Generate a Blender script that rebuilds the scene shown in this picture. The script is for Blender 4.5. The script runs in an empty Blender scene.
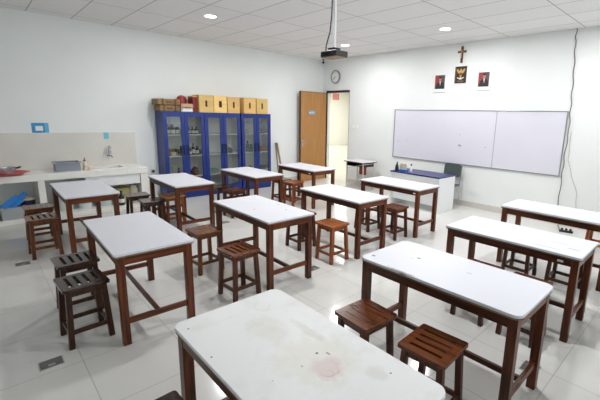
import bpy, bmesh, math, random
from mathutils import Vector, Matrix
random.seed(7)
C = bpy.context.scene.collection
sc = bpy.context.scene
PI = math.pi
LW, BW, RW, REAR, HC = -8.13, 7.245, 1.15, -3.2, 3.287   # room planes

# ------------------------------------------------------------------ materials
MATS = {}
def lin(c):
    return tuple(((v / 12.92) if v <= .04045 else ((v + .055) / 1.055) ** 2.4) for v in (x / 255 for x in c)) + (1,)
def mat(name, rgb, rough=.5, metal=0, noise=0, nscale=8, bump=0, spec=.5, emit=None, estr=0, coat=0):
    if name in MATS: return MATS[name]
    m = bpy.data.materials.new(name); m.use_nodes = True
    nt = m.node_tree; b = nt.nodes['Principled BSDF']
    col = lin(rgb)
    b.inputs['Base Color'].default_value = col
    b.inputs['Roughness'].default_value = rough; b.inputs['Metallic'].default_value = metal
    b.inputs['Specular IOR Level'].default_value = spec
    b.inputs['Coat Weight'].default_value = coat
    if emit:
        b.inputs['Emission Color'].default_value = lin(emit); b.inputs['Emission Strength'].default_value = estr
    if noise or bump:
        tc = nt.nodes.new('ShaderNodeTexCoord'); n = nt.nodes.new('ShaderNodeTexNoise')
        n.inputs['Scale'].default_value = nscale; n.inputs['Detail'].default_value = 4
        nt.links.new(tc.outputs['Object'], n.inputs['Vector'])
        if noise:
            r = nt.nodes.new('ShaderNodeValToRGB')
            r.color_ramp.elements[0].position = .3; r.color_ramp.elements[1].position = .7
            r.color_ramp.elements[0].color = tuple(v * (1 - noise) for v in col[:3]) + (1,)
            r.color_ramp.elements[1].color = tuple(min(1, v * (1 + noise)) for v in col[:3]) + (1,)
            nt.links.new(n.outputs['Fac'], r.inputs['Fac']); nt.links.new(r.outputs['Color'], b.inputs['Base Color'])
        if bump:
            bp = nt.nodes.new('ShaderNodeBump'); bp.inputs['Strength'].default_value = bump; bp.inputs['Distance'].default_value = .004
            nt.links.new(n.outputs['Fac'], bp.inputs['Height']); nt.links.new(bp.outputs['Normal'], b.inputs['Normal'])
    MATS[name] = m
    return m

def wood(name, dark, light, rough=.34, axis='X', coat=.05, scale=1.0):
    """varnished wood, grain stretched along one object axis"""
    if name in MATS: return MATS[name]
    m = bpy.data.materials.new(name); m.use_nodes = True
    nt = m.node_tree; b = nt.nodes['Principled BSDF']; L = nt.links.new
    tc = nt.nodes.new('ShaderNodeTexCoord'); mp = nt.nodes.new('ShaderNodeMapping'); oi = nt.nodes.new('ShaderNodeObjectInfo')
    s = {'X': (3, 40, 40), 'Y': (40, 3, 40), 'Z': (40, 40, 3)}[axis]
    mp.inputs['Scale'].default_value = tuple(v * scale for v in s)
    L(tc.outputs['Object'], mp.inputs['Vector'])
    ad = nt.nodes.new('ShaderNodeVectorMath'); ad.operation = 'ADD'
    cm = nt.nodes.new('ShaderNodeVectorMath'); cm.operation = 'SCALE'; cm.inputs['Scale'].default_value = 37
    cx = nt.nodes.new('ShaderNodeCombineXYZ')
    for i in range(3): L(oi.outputs['Random'], cx.inputs[i])
    L(cx.outputs[0], cm.inputs[0]); L(mp.outputs[0], ad.inputs[0]); L(cm.outputs[0], ad.inputs[1])
    n = nt.nodes.new('ShaderNodeTexNoise'); n.inputs['Scale'].default_value = 1; n.inputs['Detail'].default_value = 5; n.inputs['Distortion'].default_value = .4
    L(ad.outputs[0], n.inputs['Vector'])
    r = nt.nodes.new('ShaderNodeValToRGB'); r.color_ramp.elements[0].position = .3; r.color_ramp.elements[1].position = .72
    r.color_ramp.elements[0].color = lin(dark); r.color_ramp.elements[1].color = lin(light)
    L(n.outputs['Fac'], r.inputs['Fac'])
    hs = nt.nodes.new('ShaderNodeHueSaturation')
    mr = nt.nodes.new('ShaderNodeMapRange'); mr.inputs['To Min'].default_value = .8; mr.inputs['To Max'].default_value = 1.2
    L(oi.outputs['Random'], mr.inputs['Value']); L(mr.outputs[0], hs.inputs['Value']); L(r.outputs['Color'], hs.inputs['Color'])
    L(hs.outputs['Color'], b.inputs['Base Color'])
    b.inputs['Roughness'].default_value = rough; b.inputs['Coat Weight'].default_value = coat; b.inputs['Coat Roughness'].default_value = .18; b.inputs['Specular IOR Level'].default_value = .3
    MATS[name] = m
    return m

class NT:
    """tiny helper to chain math nodes"""
    def __init__(s, m): s.nt = m.node_tree; s.L = s.nt.links.new
    def new(s, t): return s.nt.nodes.new(t)
    def m(s, op, a, b=None, c=None, clamp=False):
        n = s.new('ShaderNodeMath'); n.operation = op; n.use_clamp = clamp
        for i, v in enumerate((a, b, c)):
            if v is None: continue
            if isinstance(v, (int, float)): n.inputs[i].default_value = v
            else: s.L(v, n.inputs[i])
        return n.outputs[0]
    def mix(s, f, a, b):
        n = s.new('ShaderNodeMix'); n.data_type = 'RGBA'
        if isinstance(f, (int, float)): n.inputs[0].default_value = f
        else: s.L(f, n.inputs[0])
        for k, v in ((6, a), (7, b)):
            if isinstance(v, tuple): n.inputs[k].default_value = v
            else: s.L(v, n.inputs[k])
        return n.outputs[2]

def grid_mat(name, base, line, px, py, ox, oy, w, rough, spec=.5, noise=.03, lrough=.6, nscale=1.2, var=.02):
    """tiles or panels with thin joints, laid out in world metres"""
    m = bpy.data.materials.new(name); m.use_nodes = True
    k = NT(m); b = m.node_tree.nodes['Principled BSDF']
    tc = k.new('ShaderNodeTexCoord'); sx = k.new('ShaderNodeSeparateXYZ'); k.L(tc.outputs['Object'], sx.inputs[0])
    def joint(o, p, off):
        u = k.m('DIVIDE', k.m('SUBTRACT', o, off), p)
        f = k.m('FRACT', u); d = k.m('MULTIPLY', k.m('MINIMUM', f, k.m('SUBTRACT', 1, f)), p)
        return k.m('LESS_THAN', d, w), k.m('FLOOR', u)
    jx, ix = joint(sx.outputs[0], px, ox); jy, iy = joint(sx.outputs[1], py, oy)
    j = k.m('MAXIMUM', jx, jy)
    wn = k.new('ShaderNodeTexWhiteNoise'); wn.noise_dimensions = '2D'
    cb = k.new('ShaderNodeCombineXYZ'); k.L(ix, cb.inputs[0]); k.L(iy, cb.inputs[1]); k.L(cb.outputs[0], wn.inputs['Vector'])
    n = k.new('ShaderNodeTexNoise'); n.inputs['Scale'].default_value = nscale; n.inputs['Detail'].default_value = 6
    k.L(tc.outputs['Object'], n.inputs['Vector'])
    v = k.m('ADD', k.m('MULTIPLY', k.m('SUBTRACT', n.outputs['Fac'], .5), noise * 2), k.m('MULTIPLY', k.m('SUBTRACT', wn.outputs['Value'], .5), var * 2))
    hs = k.new('ShaderNodeHueSaturation'); hs.inputs['Color'].default_value = lin(base); k.L(k.m('ADD', v, 1), hs.inputs['Value'])
    k.L(k.mix(j, hs.outputs['Color'], lin(line)), b.inputs['Base Color'])
    k.L(k.m('ADD', k.m('MULTIPLY', j, lrough - rough), k.m('ADD', k.m('MULTIPLY', n.outputs['Fac'], .06), rough - .03)), b.inputs['Roughness'])
    b.inputs['Specular IOR Level'].default_value = spec
    MATS[name] = m
    return m

def laminate(name, base=(214, 214, 220), stains=(), specks=(), rings=(), grime=.03, grimecol=(176, 170, 150)):
    """white laminate table top: optional stains (x, y, rx, ry, colour, strength), specks and rings in table metres"""
    m = bpy.data.materials.new(name); m.use_nodes = True
    k = NT(m); b = m.node_tree.nodes['Principled BSDF']
    tc = k.new('ShaderNodeTexCoord'); sx = k.new('ShaderNodeSeparateXYZ'); k.L(tc.outputs['Object'], sx.inputs[0])
    n = k.new('ShaderNodeTexNoise'); n.inputs['Scale'].default_value = 6; n.inputs['Detail'].default_value = 7; n.inputs['Roughness'].default_value = .65
    k.L(tc.outputs['Object'], n.inputs['Vector'])
    n2 = k.new('ShaderNodeTexNoise'); n2.inputs['Scale'].default_value = 22; n2.inputs['Detail'].default_value = 4
    k.L(tc.outputs['Object'], n2.inputs['Vector'])
    g = k.m('MULTIPLY', k.m('SUBTRACT', n.outputs['Fac'], .5), 4, clamp=True)
    col = k.mix(k.m('MULTIPLY', g, grime * 4, clamp=True), lin(base), lin(grimecol))
    wob = k.m('MULTIPLY', k.m('SUBTRACT', n2.outputs['Fac'], .5), 1.1)
    def ell(x, y, rx, ry):
        a = k.m('DIVIDE', k.m('SUBTRACT', sx.outputs[0], x), rx); c = k.m('DIVIDE', k.m('SUBTRACT', sx.outputs[1], y), ry)
        return k.m('SQRT', k.m('ADD', k.m('MULTIPLY', a, a), k.m('MULTIPLY', c, c)))
    for x, y, rx, ry, c, s in stains:
        f = k.m('MULTIPLY', k.m('SUBTRACT', 1, k.m('ADD', ell(x, y, rx, ry), wob), clamp=True), s * 2.2, clamp=True)
        f = k.m('MINIMUM', f, s)
        col = k.mix(f, col, lin(c))
    for x, y, rx, ry, c in specks:
        f = k.m('LESS_THAN', k.m('ADD', ell(x, y, rx, ry), k.m('MULTIPLY', wob, .8)), 1)
        col = k.mix(k.m('MULTIPLY', f, .85), col, lin(c))
    for x, y, rx, ry, c, s in rings:
        e = k.m('ABSOLUTE', k.m('SUBTRACT', k.m('ADD', ell(x, y, rx, ry), k.m('MULTIPLY', wob, .5)), 1))
        f = k.m('MULTIPLY', k.m('SUBTRACT', 1, k.m('DIVIDE', e, .12), clamp=True), s)
        f = k.m('MULTIPLY', f, k.m('MULTIPLY', k.m('SUBTRACT', n.outputs['Fac'], .42), 7, clamp=True))
        col = k.mix(f, col, lin(c))
    k.L(col, b.inputs['Base Color']); b.inputs['Roughness'].default_value = .42; b.inputs['Specular IOR Level'].default_value = .35
    MATS[name] = m
    return m

def glass_mat(name, tint=(235, 242, 240), refl=.09, rough=.02):
    if name in MATS: return MATS[name]
    m = bpy.data.materials.new(name); m.use_nodes = True; nt = m.node_tree
    nt.nodes.remove(nt.nodes['Principled BSDF']); out = nt.nodes['Material Output']
    t = nt.nodes.new('ShaderNodeBsdfTransparent'); t.inputs[0].default_value = lin(tint)
    g = nt.nodes.new('ShaderNodeBsdfGlossy'); g.inputs['Roughness'].default_value = rough
    fr = nt.nodes.new('ShaderNodeFresnel'); fr.inputs[0].default_value = 1.45
    mx = nt.nodes.new('ShaderNodeMixShader'); nt.links.new(fr.outputs[0], mx.inputs[0])
    nt.links.new(t.outputs[0], mx.inputs[1]); nt.links.new(g.outputs[0], mx.inputs[2]); nt.links.new(mx.outputs[0], out.inputs[0])
    MATS[name] = m
    return m

# ------------------------------------------------------------------ mesh helper
class MB:
    def __init__(s): s.bm = bmesh.new()
    def add(s, bm, M=None, smooth=False):
        if M: bmesh.ops.transform(bm, matrix=M, verts=bm.verts)
        if smooth:
            for f in bm.faces: f.smooth = True
        me = bpy.data.meshes.new('t'); bm.to_mesh(me); bm.free(); s.bm.from_mesh(me); bpy.data.meshes.remove(me)
        return s
    def box(s, x0, x1, y0, y1, z0, z1, bev=0, seg=2, M=None):
        bm = bmesh.new(); bmesh.ops.create_cube(bm, size=1)
        bmesh.ops.transform(bm, matrix=Matrix.Translation(((x0 + x1) / 2, (y0 + y1) / 2, (z0 + z1) / 2)) @ Matrix.Diagonal((x1 - x0, y1 - y0, z1 - z0, 1)), verts=bm.verts)
        if bev: bmesh.ops.bevel(bm, geom=bm.edges[:], offset=bev, segments=seg, affect='EDGES', profile=.5)
        return s.add(bm, M)
    def prism(s, pts, z0, z1, M=None, bev=0):
        bm = bmesh.new(); vs = [bm.verts.new((x, y, z0)) for x, y in pts]; f = bm.faces.new(vs)
        r = bmesh.ops.extrude_face_region(bm, geom=[f]); up = [v for v in r['geom'] if isinstance(v, bmesh.types.BMVert)]
        bmesh.ops.translate(bm, vec=(0, 0, z1 - z0), verts=up)
        bmesh.ops.recalc_face_normals(bm, faces=bm.faces[:])
        if bev:
            ed = [e for e in bm.edges if abs(e.verts[0].co.z - e.verts[1].co.z) < 1e-6]
            bmesh.ops.bevel(bm, geom=ed, offset=bev, segments=2, affect='EDGES', profile=.5)
        return s.add(bm, M)
    def bar(s, a, b, w, h, up=(0, 0, 1), w2=None, h2=None, bev=.003):
        a, b = Vector(a), Vector(b); d = (b - a).normalized(); u = Vector(up)
        if abs(d.dot(u)) > .95: u = Vector((0, 1, 0))
        x = d.cross(u).normalized(); y = x.cross(d).normalized()
        w2 = w2 or w; h2 = h2 or h
        bm = bmesh.new(); q = []
        for p, ww, hh in ((a, w, h), (b, w2, h2)):
            q.append([bm.verts.new(p + x * sx * ww / 2 + y * sy * hh / 2) for sx, sy in ((-1, -1), (1, -1), (1, 1), (-1, 1))])
        bm.faces.new(q[0]); bm.faces.new(q[1][::-1])
        for i in range(4): bm.faces.new((q[0][i], q[1][i], q[1][(i + 1) % 4], q[0][(i + 1) % 4]))
        bmesh.ops.recalc_face_normals(bm, faces=bm.faces[:])
        if bev: bmesh.ops.bevel(bm, geom=bm.edges[:], offset=bev, segments=2, affect='EDGES', profile=.5)
        return s.add(bm)
    def tube(s, pts, r, n=8, closed=False):
        pts = [Vector(p) for p in pts]; bm = bmesh.new(); rings = []
        N = len(pts)
        for i, p in enumerate(pts):
            d = (pts[(i + 1) % N] - pts[i - 1]) if closed else (pts[min(i + 1, N - 1)] - pts[max(i - 1, 0)])
            d.normalize(); u = Vector((0, 0, 1)) if abs(d.z) < .9 else Vector((1, 0, 0))
            x = d.cross(u).normalized(); y = x.cross(d)
            rr = r[i] if isinstance(r, (list, tuple)) else r
            rings.append([bm.verts.new(p + (x * math.cos(2 * PI * k / n) + y * math.sin(2 * PI * k / n)) * rr) for k in range(n)])
        for i in range(N if closed else N - 1):
            a, b = rings[i], rings[(i + 1) % N]
            for k in range(n): bm.faces.new((a[k], a[(k + 1) % n], b[(k + 1) % n], b[k]))
        if not closed: bm.faces.new(rings[0]); bm.faces.new(rings[-1][::-1])
        bmesh.ops.recalc_face_normals(bm, faces=bm.faces[:])
        return s.add(bm, smooth=True)
    def lathe(s, prof, c=(0, 0, 0), n=24, M=None, smooth=True):
        bm = bmesh.new(); rings = []
        for r, z in prof: rings.append([bm.verts.new((max(r, 1e-4) * math.cos(2 * PI * k / n), max(r, 1e-4) * math.sin(2 * PI * k / n), z)) for k in range(n)])
        for a, b in zip(rings, rings[1:]):
            for k in range(n): bm.faces.new((a[k], a[(k + 1) % n], b[(k + 1) % n], b[k]))
        bm.faces.new(rings[0][::-1]); bm.faces.new(rings[-1])
        bmesh.ops.recalc_face_normals(bm, faces=bm.faces[:])
        if smooth:
            for f in bm.faces: f.smooth = len(f.verts) == 4
        T = Matrix.Translation(c)
        return s.add(bm, T @ M if M else T)
    def build(s, name, m, parent=None, loc=(0, 0, 0), rot=(0, 0, 0)):
        me = bpy.data.meshes.new(name); s.bm.to_mesh(me); s.bm.free()
        for x in (m if isinstance(m, (list, tuple)) else [m]): me.materials.append(x)
        sm = [False] * len(me.polygons); me.polygons.foreach_get('use_smooth', sm)
        if any(sm):
            me.set_sharp_from_angle(angle=math.radians(35)); me.polygons.foreach_set('use_smooth', sm)
        o = bpy.data.objects.new(name, me); C.objects.link(o); o.location = loc; o.rotation_euler = rot
        if parent: o.parent = parent
        return o

def tag(o, label, cat, group=None, kind=None):
    if label: o['label'] = label
    if cat: o['category'] = cat
    if group: o['group'] = group
    if kind: o['kind'] = kind
    return o
def thing(name, label, cat, loc=(0, 0, 0), rz=0, group=None):
    o = bpy.data.objects.new(name, None); C.objects.link(o); o.empty_display_size = .1
    o.location = loc; o.rotation_euler = (0, 0, rz)
    return tag(o, label, cat, group)
def struct(o): o['kind'] = 'structure'; return o
def dup(root, loc, rz, label, group=None):
    r = root.copy(); C.objects.link(r); r.location = loc; r.rotation_euler = (0, 0, rz)
    if label: r['label'] = label
    if group: r['group'] = group
    for ch in list(root.children):
        c = ch.copy(); C.objects.link(c); c.parent = r
        for g in list(ch.children):
            d = g.copy(); C.objects.link(d); d.parent = c
    return r
def rrect(w, d, r, n=6):
    pts = []
    for cx, cy, a0 in ((w / 2 - r, d / 2 - r, 0), (-w / 2 + r, d / 2 - r, 90), (-w / 2 + r, -d / 2 + r, 180), (w / 2 - r, -d / 2 + r, 270)):
        for k in range(n + 1):
            a = math.radians(a0 + 90 * k / n); pts.append((cx + r * math.cos(a), cy + r * math.sin(a)))
    return pts
def circ(r, n=24, cx=0, cy=0): return [(cx + r * math.cos(2 * PI * k / n), cy + r * math.sin(2 * PI * k / n)) for k in range(n)]
WALLM = Matrix(((1, 0, 0, 0), (0, 0, -1, 0), (0, 1, 0, 0), (0, 0, 0, 1)))      # XY drawing -> upright on the back wall, facing the room (-Y)
LEFTM = Matrix(((0, 0, 1, 0), (1, 0, 0, 0), (0, 1, 0, 0), (0, 0, 0, 1)))       # XY drawing -> upright on the left wall, facing +X

# palette
M_wall = mat('wall_paint', (230, 232, 230), .55, noise=.015, nscale=2, bump=.03)
M_white = mat('white_paint', (234, 235, 235), .4)
M_hall = mat('hall_paint', (238, 239, 230), .6)
M_floor = grid_mat('floor_tiles', (214, 212, 207), (172, 169, 163), .6, .6, -.586, 2.785, .003, .13, spec=.5, noise=.05)
M_ceil = grid_mat('ceiling_panels', (232, 230, 229), (176, 174, 172), 1.2, .6, -5.435, 2.65, .008, .9, spec=.1, noise=.02, nscale=3)
M_base = mat('skirting_tile', (205, 200, 192), .25)
M_twood = wood('table_wood', (54, 24, 10), (114, 57, 27), axis='Z')
M_twoodx = wood('table_wood_long_shaded', (44, 19, 8), (94, 45, 21), axis='X')  # same wood, coloured darker for the shade on the long sides
M_twoody = wood('table_wood_short_lit', (58, 26, 11), (122, 62, 30), axis='Y')  # same wood, coloured lighter for the light on the table ends
M_edge = wood('tabletop_edge', (98, 78, 66), (138, 116, 98), axis='X', coat=0, rough=.6)
M_sw = {
    'brown': (wood('stool_brown_seat', (82, 46, 22), (130, 84, 46), rough=.24, coat=.35), wood('stool_brown_leg', (72, 36, 18), (122, 70, 38), axis='Z')),
    'dark': (wood('stool_dark_seat', (44, 27, 18), (80, 52, 36), rough=.24, coat=.35), wood('stool_dark_leg', (44, 24, 15), (80, 46, 29), axis='Z')),
    'honey': (wood('stool_honey_seat', (132, 68, 28), (178, 106, 52), rough=.28), wood('stool_honey_leg', (112, 54, 25), (158, 88, 46), axis='Z')),
    'chestnut': (wood('stool_chestnut_seat', (70, 32, 14), (118, 64, 30), rough=.24, coat=.35), wood('stool_chestnut_leg', (54, 25, 13), (96, 50, 27), axis='Z')),
    'yellow': (wood('stool_yellow_seat', (186, 122, 48), (222, 160, 78), rough=.35), wood('stool_yellow_leg', (112, 60, 30), (150, 90, 48), axis='Z')),
}
M_black = mat('black_plastic', (26, 26, 28), .4)
M_dark = mat('dark_metal', (48, 48, 50), .35, metal=.7)
M_chrome = mat('chrome', (200, 202, 205), .15, metal=1)
M_blue = mat('cabinet_blue', (22, 44, 118), .35)
M_blueside = M_blue
M_inner = mat('cabinet_inner', (232, 231, 226), .5)
M_shelf = mat('cabinet_shelf', (240, 241, 240), .45)
M_pane = glass_mat('clear_pane', (247, 249, 248))
M_lamp = mat('lamp_lens', (255, 250, 245), .4, emit=(255, 246, 238), estr=30)

# ------------------------------------------------------------------ room shell
struct(MB().box(LW - .2, RW + .2, REAR - .2, BW + .14, -.2, 0).build('floor', M_floor))
struct(MB().box(LW - .2, RW + .2, REAR - .2, BW + .14, HC, HC + .15).build('ceiling', M_ceil))
struct(MB().box(LW - .15, LW, REAR - .15, BW + .14, 0, HC).build('wall_left', M_wall))
DX0, DX1, DZ = -7.985, -7.08, 2.46
struct(MB().box(LW, DX0, BW, BW + .14, 0, HC).box(DX1, RW + .15, BW, BW + .14, 0, HC).box(DX0, DX1, BW, BW + .14, DZ, HC).build('wall_back', M_wall))
struct(MB().box(LW, RW + .15, REAR - .15, REAR, 0, HC).build('wall_rear', M_wall))
# right wall: four window openings let the daylight in
WIN = [(-2.9, -1.2), (-.7, .7), (1.0, 2.7), (3.2, 4.9), (5.3, 6.9)]; WZ0, WZ1 = 1.05, 2.75
rw = MB().box(RW, RW + .15, REAR, BW, 0, WZ0).box(RW, RW + .15, REAR, BW, WZ1, HC)
ys = [REAR] + [v for w in WIN for v in w] + [BW]
for a, b in zip(ys[::2], ys[1::2]): rw.box(RW, RW + .15, a, b, WZ0, WZ1)
struct(rw.build('wall_right', M_wall))
for i, (a, b) in enumerate(WIN):
    f = MB()
    for y in (a, (a + b) / 2 - .025, b - .05): f.box(RW + .04, RW + .09, y, y + .05, WZ0, WZ1)
    f.box(RW + .04, RW + .09, a, b, WZ0, WZ0 + .05).box(RW + .04, RW + .09, a, b, WZ1 - .05, WZ1)
    w = struct(f.build('window_%d' % (i + 1), M_white))
    MB().box(RW + .06, RW + .066, a + .05, b - .05, WZ0 + .05, WZ1 - .05).build('window_pane', M_pane, w)
# skirting
struct(MB().box(DX1 + .05, RW, BW - .012, BW, 0, .11, .003).build('baseboard_back', M_base))
struct(MB().box(LW, LW + .012, 5.3, BW - .012, 0, .11, .003).build('baseboard_left', M_base))
struct(MB().box(RW - .012, RW, REAR, BW, 0, .11).build('baseboard_right', M_base))
# hall behind the door
HX0, HX1, HY1, HH = -16.9, -5.2, 17.6, 3.2
M_hfloor = grid_mat('hall_tiles', (222, 218, 208), (190, 186, 178), .6, .6, 0, 0, .003, .12)
struct(MB().box(HX0, HX1, BW + .14, HY1, -.2, -.001).build('floor_hall', M_hfloor))
struct(MB().box(HX0, HX1, BW + .14, HY1, HH, HH + .1).build('ceiling_hall', M_white))
struct(MB().box(HX0 - .15, HX0, BW, HY1, -.2, HH).build('wall_hall_end', M_hall))
struct(MB().box(HX0, HX1, HY1, HY1 + .15, -.2, HH).build('wall_hall_far', M_hall))
struct(MB().box(HX1, HX1 + .15, BW + .14, HY1, -.2, HH).build('wall_hall_side', M_hall))
struct(MB().box(HX0, LW - .15, BW, BW + .14, -.2, HH).build('wall_hall_near', M_hall))

# door: frame and the open leaf
M_jamb = wood('jamb_wood', (44, 24, 18), (66, 36, 26), axis='Z', rough=.4)
M_leaf = wood('door_veneer', (168, 120, 70), (182, 134, 84), axis='Z', rough=.45, coat=.1, scale=.6)
fr = MB().box(DX0, DX0 + .03, BW - .012, BW + .02, 0, DZ, .003).box(DX1 - .008, DX1, BW - .004, BW + .02, 0, DZ).box(DX0 + .03, DX1 - .008, BW - .012, BW + .05, DZ - .06, DZ, .003)
door = struct(fr.build('door_1', M_jamb))
LX = -7.965
leaf = MB().box(LX - .02, LX + .02, 6.30, 7.2, .01, 2.39, .002).build('door_leaf', M_leaf, door)
MB().box(LX - .024, LX + .024, 6.285, 6.30, .01, 2.39).box(LX - .021, LX + .021, 7.2, 7.215, .01, 2.39).box(LX - .021, LX + .021, 6.285, 7.215, 2.39, 2.4).build('leaf_edging', M_jamb, leaf)
h = MB().box(LX + .02, LX + .028, 6.345, 6.385, .93, 1.12, .003).tube([(LX + .028, 6.365, 1.05), (LX + .065, 6.365, 1.05), (LX + .068, 6.39, 1.05), (LX + .068, 6.49, 1.05)], .009, 8)
h.build('door_handle', M_chrome, leaf)
sg = MB().box(LX + .02, LX + .026, 6.58, 6.79, 1.80, 1.90, .002).build('door_sign', mat('sign_blue', (98, 160, 196), .4), leaf)
s2 = MB()
for k in range(6): s2.box(LX + .026, LX + .0268, 6.65 + .021 * k, 6.663 + .021 * k, 1.855, 1.875)
for k in range(4): s2.box(LX + .026, LX + .0268, 6.65 + .03 * k, 6.67 + .03 * k, 1.82, 1.833)
s2.prism(circ(.022, 16, 6.61, 1.85), 0, .0008, Matrix.Translation((LX + .026, 0, 0)) @ LEFTM)
s2.build('sign_lettering', M_white, sg)
hg = MB()
for z in (.3, 1.2, 2.15): hg.lathe([(.009, z - .05), (.009, z + .05)], (LX + .028, 7.21, 0), 10)
hg.build('door_hinge', M_dark, leaf)
# red notice far along the hall
nt_ = thing('wall_notice', 'red and white notice on the hall wall seen through the open door', 'notice', (HX0 + .002, 16.1, 2.92))
MB().box(0, .012, -.26, .26, -.19, .19, .002).build('notice_sheet', mat('notice_red', (222, 124, 120), .5), nt_)
q = MB()
for r in range(4):
    for c in range(5): q.box(.012, .013, -.2 + .085 * c, -.2 + .085 * c + .05, .11 - .085 * r, .14 - .085 * r)
q.build('notice_lettering', mat('notice_pale', (240, 205, 198), .5), nt_)

# ------------------------------------------------------------------ lab tables
TL, TW, TH = 1.18, .59, .748
M_tops = {
    'plain': laminate('laminate_plain'),
    'spots': laminate('laminate_spots', specks=[(.28, .14, .012, .008, (50, 46, 44)), (.02, .22, .014, .007, (60, 55, 50)), (-.02, .12, .005, .005, (80, 70, 66)), (.05, -.12, .012, .008, (70, 64, 60)), (.42, -.02, .006, .004, (80, 74, 70))], grime=.03),
    'chips': laminate('laminate_chips', specks=[(-.27, .02, .018, .011, (72, 70, 70)), (-.53, -.2, .016, .014, (92, 88, 86)), (.12, .05, .022, .004, (120, 116, 112)), (-.30, -.02, .004, .004, (70, 66, 64))], stains=[(-.2, -.285, .14, .012, (120, 96, 76), .8)], grime=.015),
    'scratches': laminate('laminate_scratches', specks=[(.36, .0, .09, .003, (120, 116, 114)), (.49, -.1, .05, .006, (110, 106, 104)), (.3, -.2, .12, .004, (120, 112, 108)), (.15, .16, .02, .003, (150, 148, 146))], grime=.02),
    'stained': laminate('laminate_stained', base=(228, 227, 226), grime=.06,
        stains=[(.17, .045, .085, .085, (206, 166, 182), .55), (.1, .05, .22, .2, (206, 200, 172), .35), (-.25, .02, .16, .1, (206, 202, 188), .35), (-.1, .16, .14, .03, (176, 168, 146), .3), (.33, .17, .06, .05, (196, 190, 176), .35)],
        specks=[(.065, .075, .007, .007, (64, 40, 34)), (.1, .11, .014, .006, (150, 120, 110)), (.09, -.03, .006, .006, (176, 130, 120)), (-.5, -.265, .005, .005, (60, 50, 46)), (-.22, -.28, .005, .005, (60, 50, 46)), (.37, .215, .006, .005, (120, 104, 96)), (.08, -.17, .003, .003, (90, 80, 76))],
        rings=[(-.33, .02, .035, .022, (150, 142, 128), .4), (-.42, -.06, .04, .025, (170, 164, 152), .25), (-.45, .12, .05, .04, (176, 170, 160), .25), (.17, .04, .05, .045, (176, 104, 124), .4), (.2, .01, .035, .03, (176, 110, 130), .35)]),
}
TG = 'white-topped lab tables'
def top_meshes(kind, rad, name='tabletop'):
    pass
def make_table(kind, rad, loc, rz, label, TW=TW):
    t = thing('lab_table', label, 'table', loc, rz, TG)
    pts = rrect(TL, TW, rad, 6)
    top = MB().prism(pts, TH - .019, TH, bev=.0025).build('tabletop', M_tops[kind], t)
    MB().prism([(x * .998, y * .996) for x, y in pts], TH - .03, TH - .019).build('top_edging', M_edge, top)
    lx, ly, s = TL / 2 - .045, TW / 2 - .045, .055
    for sx in (-1, 1):
        for sy in (-1, 1):
            x, y = sx * lx, sy * ly
            MB().box(x - s / 2, x + s / 2, y - s / 2, y + s / 2, 0, TH - .03, .003).build('leg', M_twood, t)
    a = TH - .03; e = .004
    for sy in (-1, 1): MB().box(-lx + s / 2, lx - s / 2, sy * ly - .0125 + sy * .012, sy * ly + .0125 + sy * .012, a - .068, a, .002).build('long_apron', M_twoodx, t)
    for sx in (-1, 1):
        MB().box(sx * lx - .0125 + sx * .012, sx * lx + .0125 + sx * .012, -ly + s / 2, ly - s / 2, a - .068, a, .002).build('end_apron', M_twoody, t)
        MB().box(sx * lx - .0125, sx * lx + .0125, -ly + s / 2, ly - s / 2, .165, .21, .002).build('end_stretcher', M_twoody, t)
    MB().box(-lx + .0125, lx - .0125, -.0125, .0125, .168, .207, .002).build('long_stretcher', M_twoodx, t)
    return t
TABLES = [  # x, y, rot, top, corner radius, label, sticker x on the long apron
    (-5.923, .992, -.011, 'plain', .012, 'white-topped lab table beside the tiled sink counter, with two stools on its left', None),
    (-3.539, .939, -.024, 'plain', .022, 'white-topped wooden lab table with two dark slatted stools at its left end, clean top', None),
    (-5.869, 2.258, -.011, 'plain', .012, 'white-topped lab table in front of the leftmost blue cabinet, a yellowish stool under it', None),
    (-3.561, 2.261, -.007, 'spots', .012, 'white-topped lab table with dark specks, in the middle of the room behind a slatted stool', None),
    (-5.934, 3.567, .013, 'plain', .012, 'white-topped lab table in front of the rightmost blue cabinet', None),
    (-3.587, 3.590, -.002, 'plain', .012, 'white-topped lab table with the bright orange-brown stool at its near side', None),
    (-5.922, 4.838, -.004, 'plain', .012, 'farthest white-topped lab table, in front of the open wooden door', .45),
    (-3.601, 4.890, .006, 'plain', .012, 'white-topped lab table in front of the blue-topped teacher desk', .5),
    (-1.198, 2.285, .005, 'chips', .055, 'rounded white-topped lab table with chipped front edge and dark knot mark, behind two glossy stools', None),
    (-1.213, 3.565, .008, 'scratches', .015, 'white-topped lab table at the right with scratches near its right end', .44),
    (-1.231, 4.918, .001, 'plain', .012, 'white-topped lab table nearest the whiteboard wall, cut by the right edge of the photo', None),
    (-1.180, .908, -.001, 'stained', .05, 'stained white lab table nearest the camera with pinkish marks and grey rings', None),
]
M_sticker = mat('sticker_white', (232, 232, 228), .5)
for x, y, rz, kind, rad, lab, st in TABLES:
    t = make_table(kind, rad, (x, y, 0), rz, lab, .62 if kind == 'stained' else TW)
    if st is not None:
        yy = -(TW / 2 - .045) - .0245
        MB().box(st - .022, st + .022, yy - .0012, yy, .672, .69).build('sticker', M_sticker, t)

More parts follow.
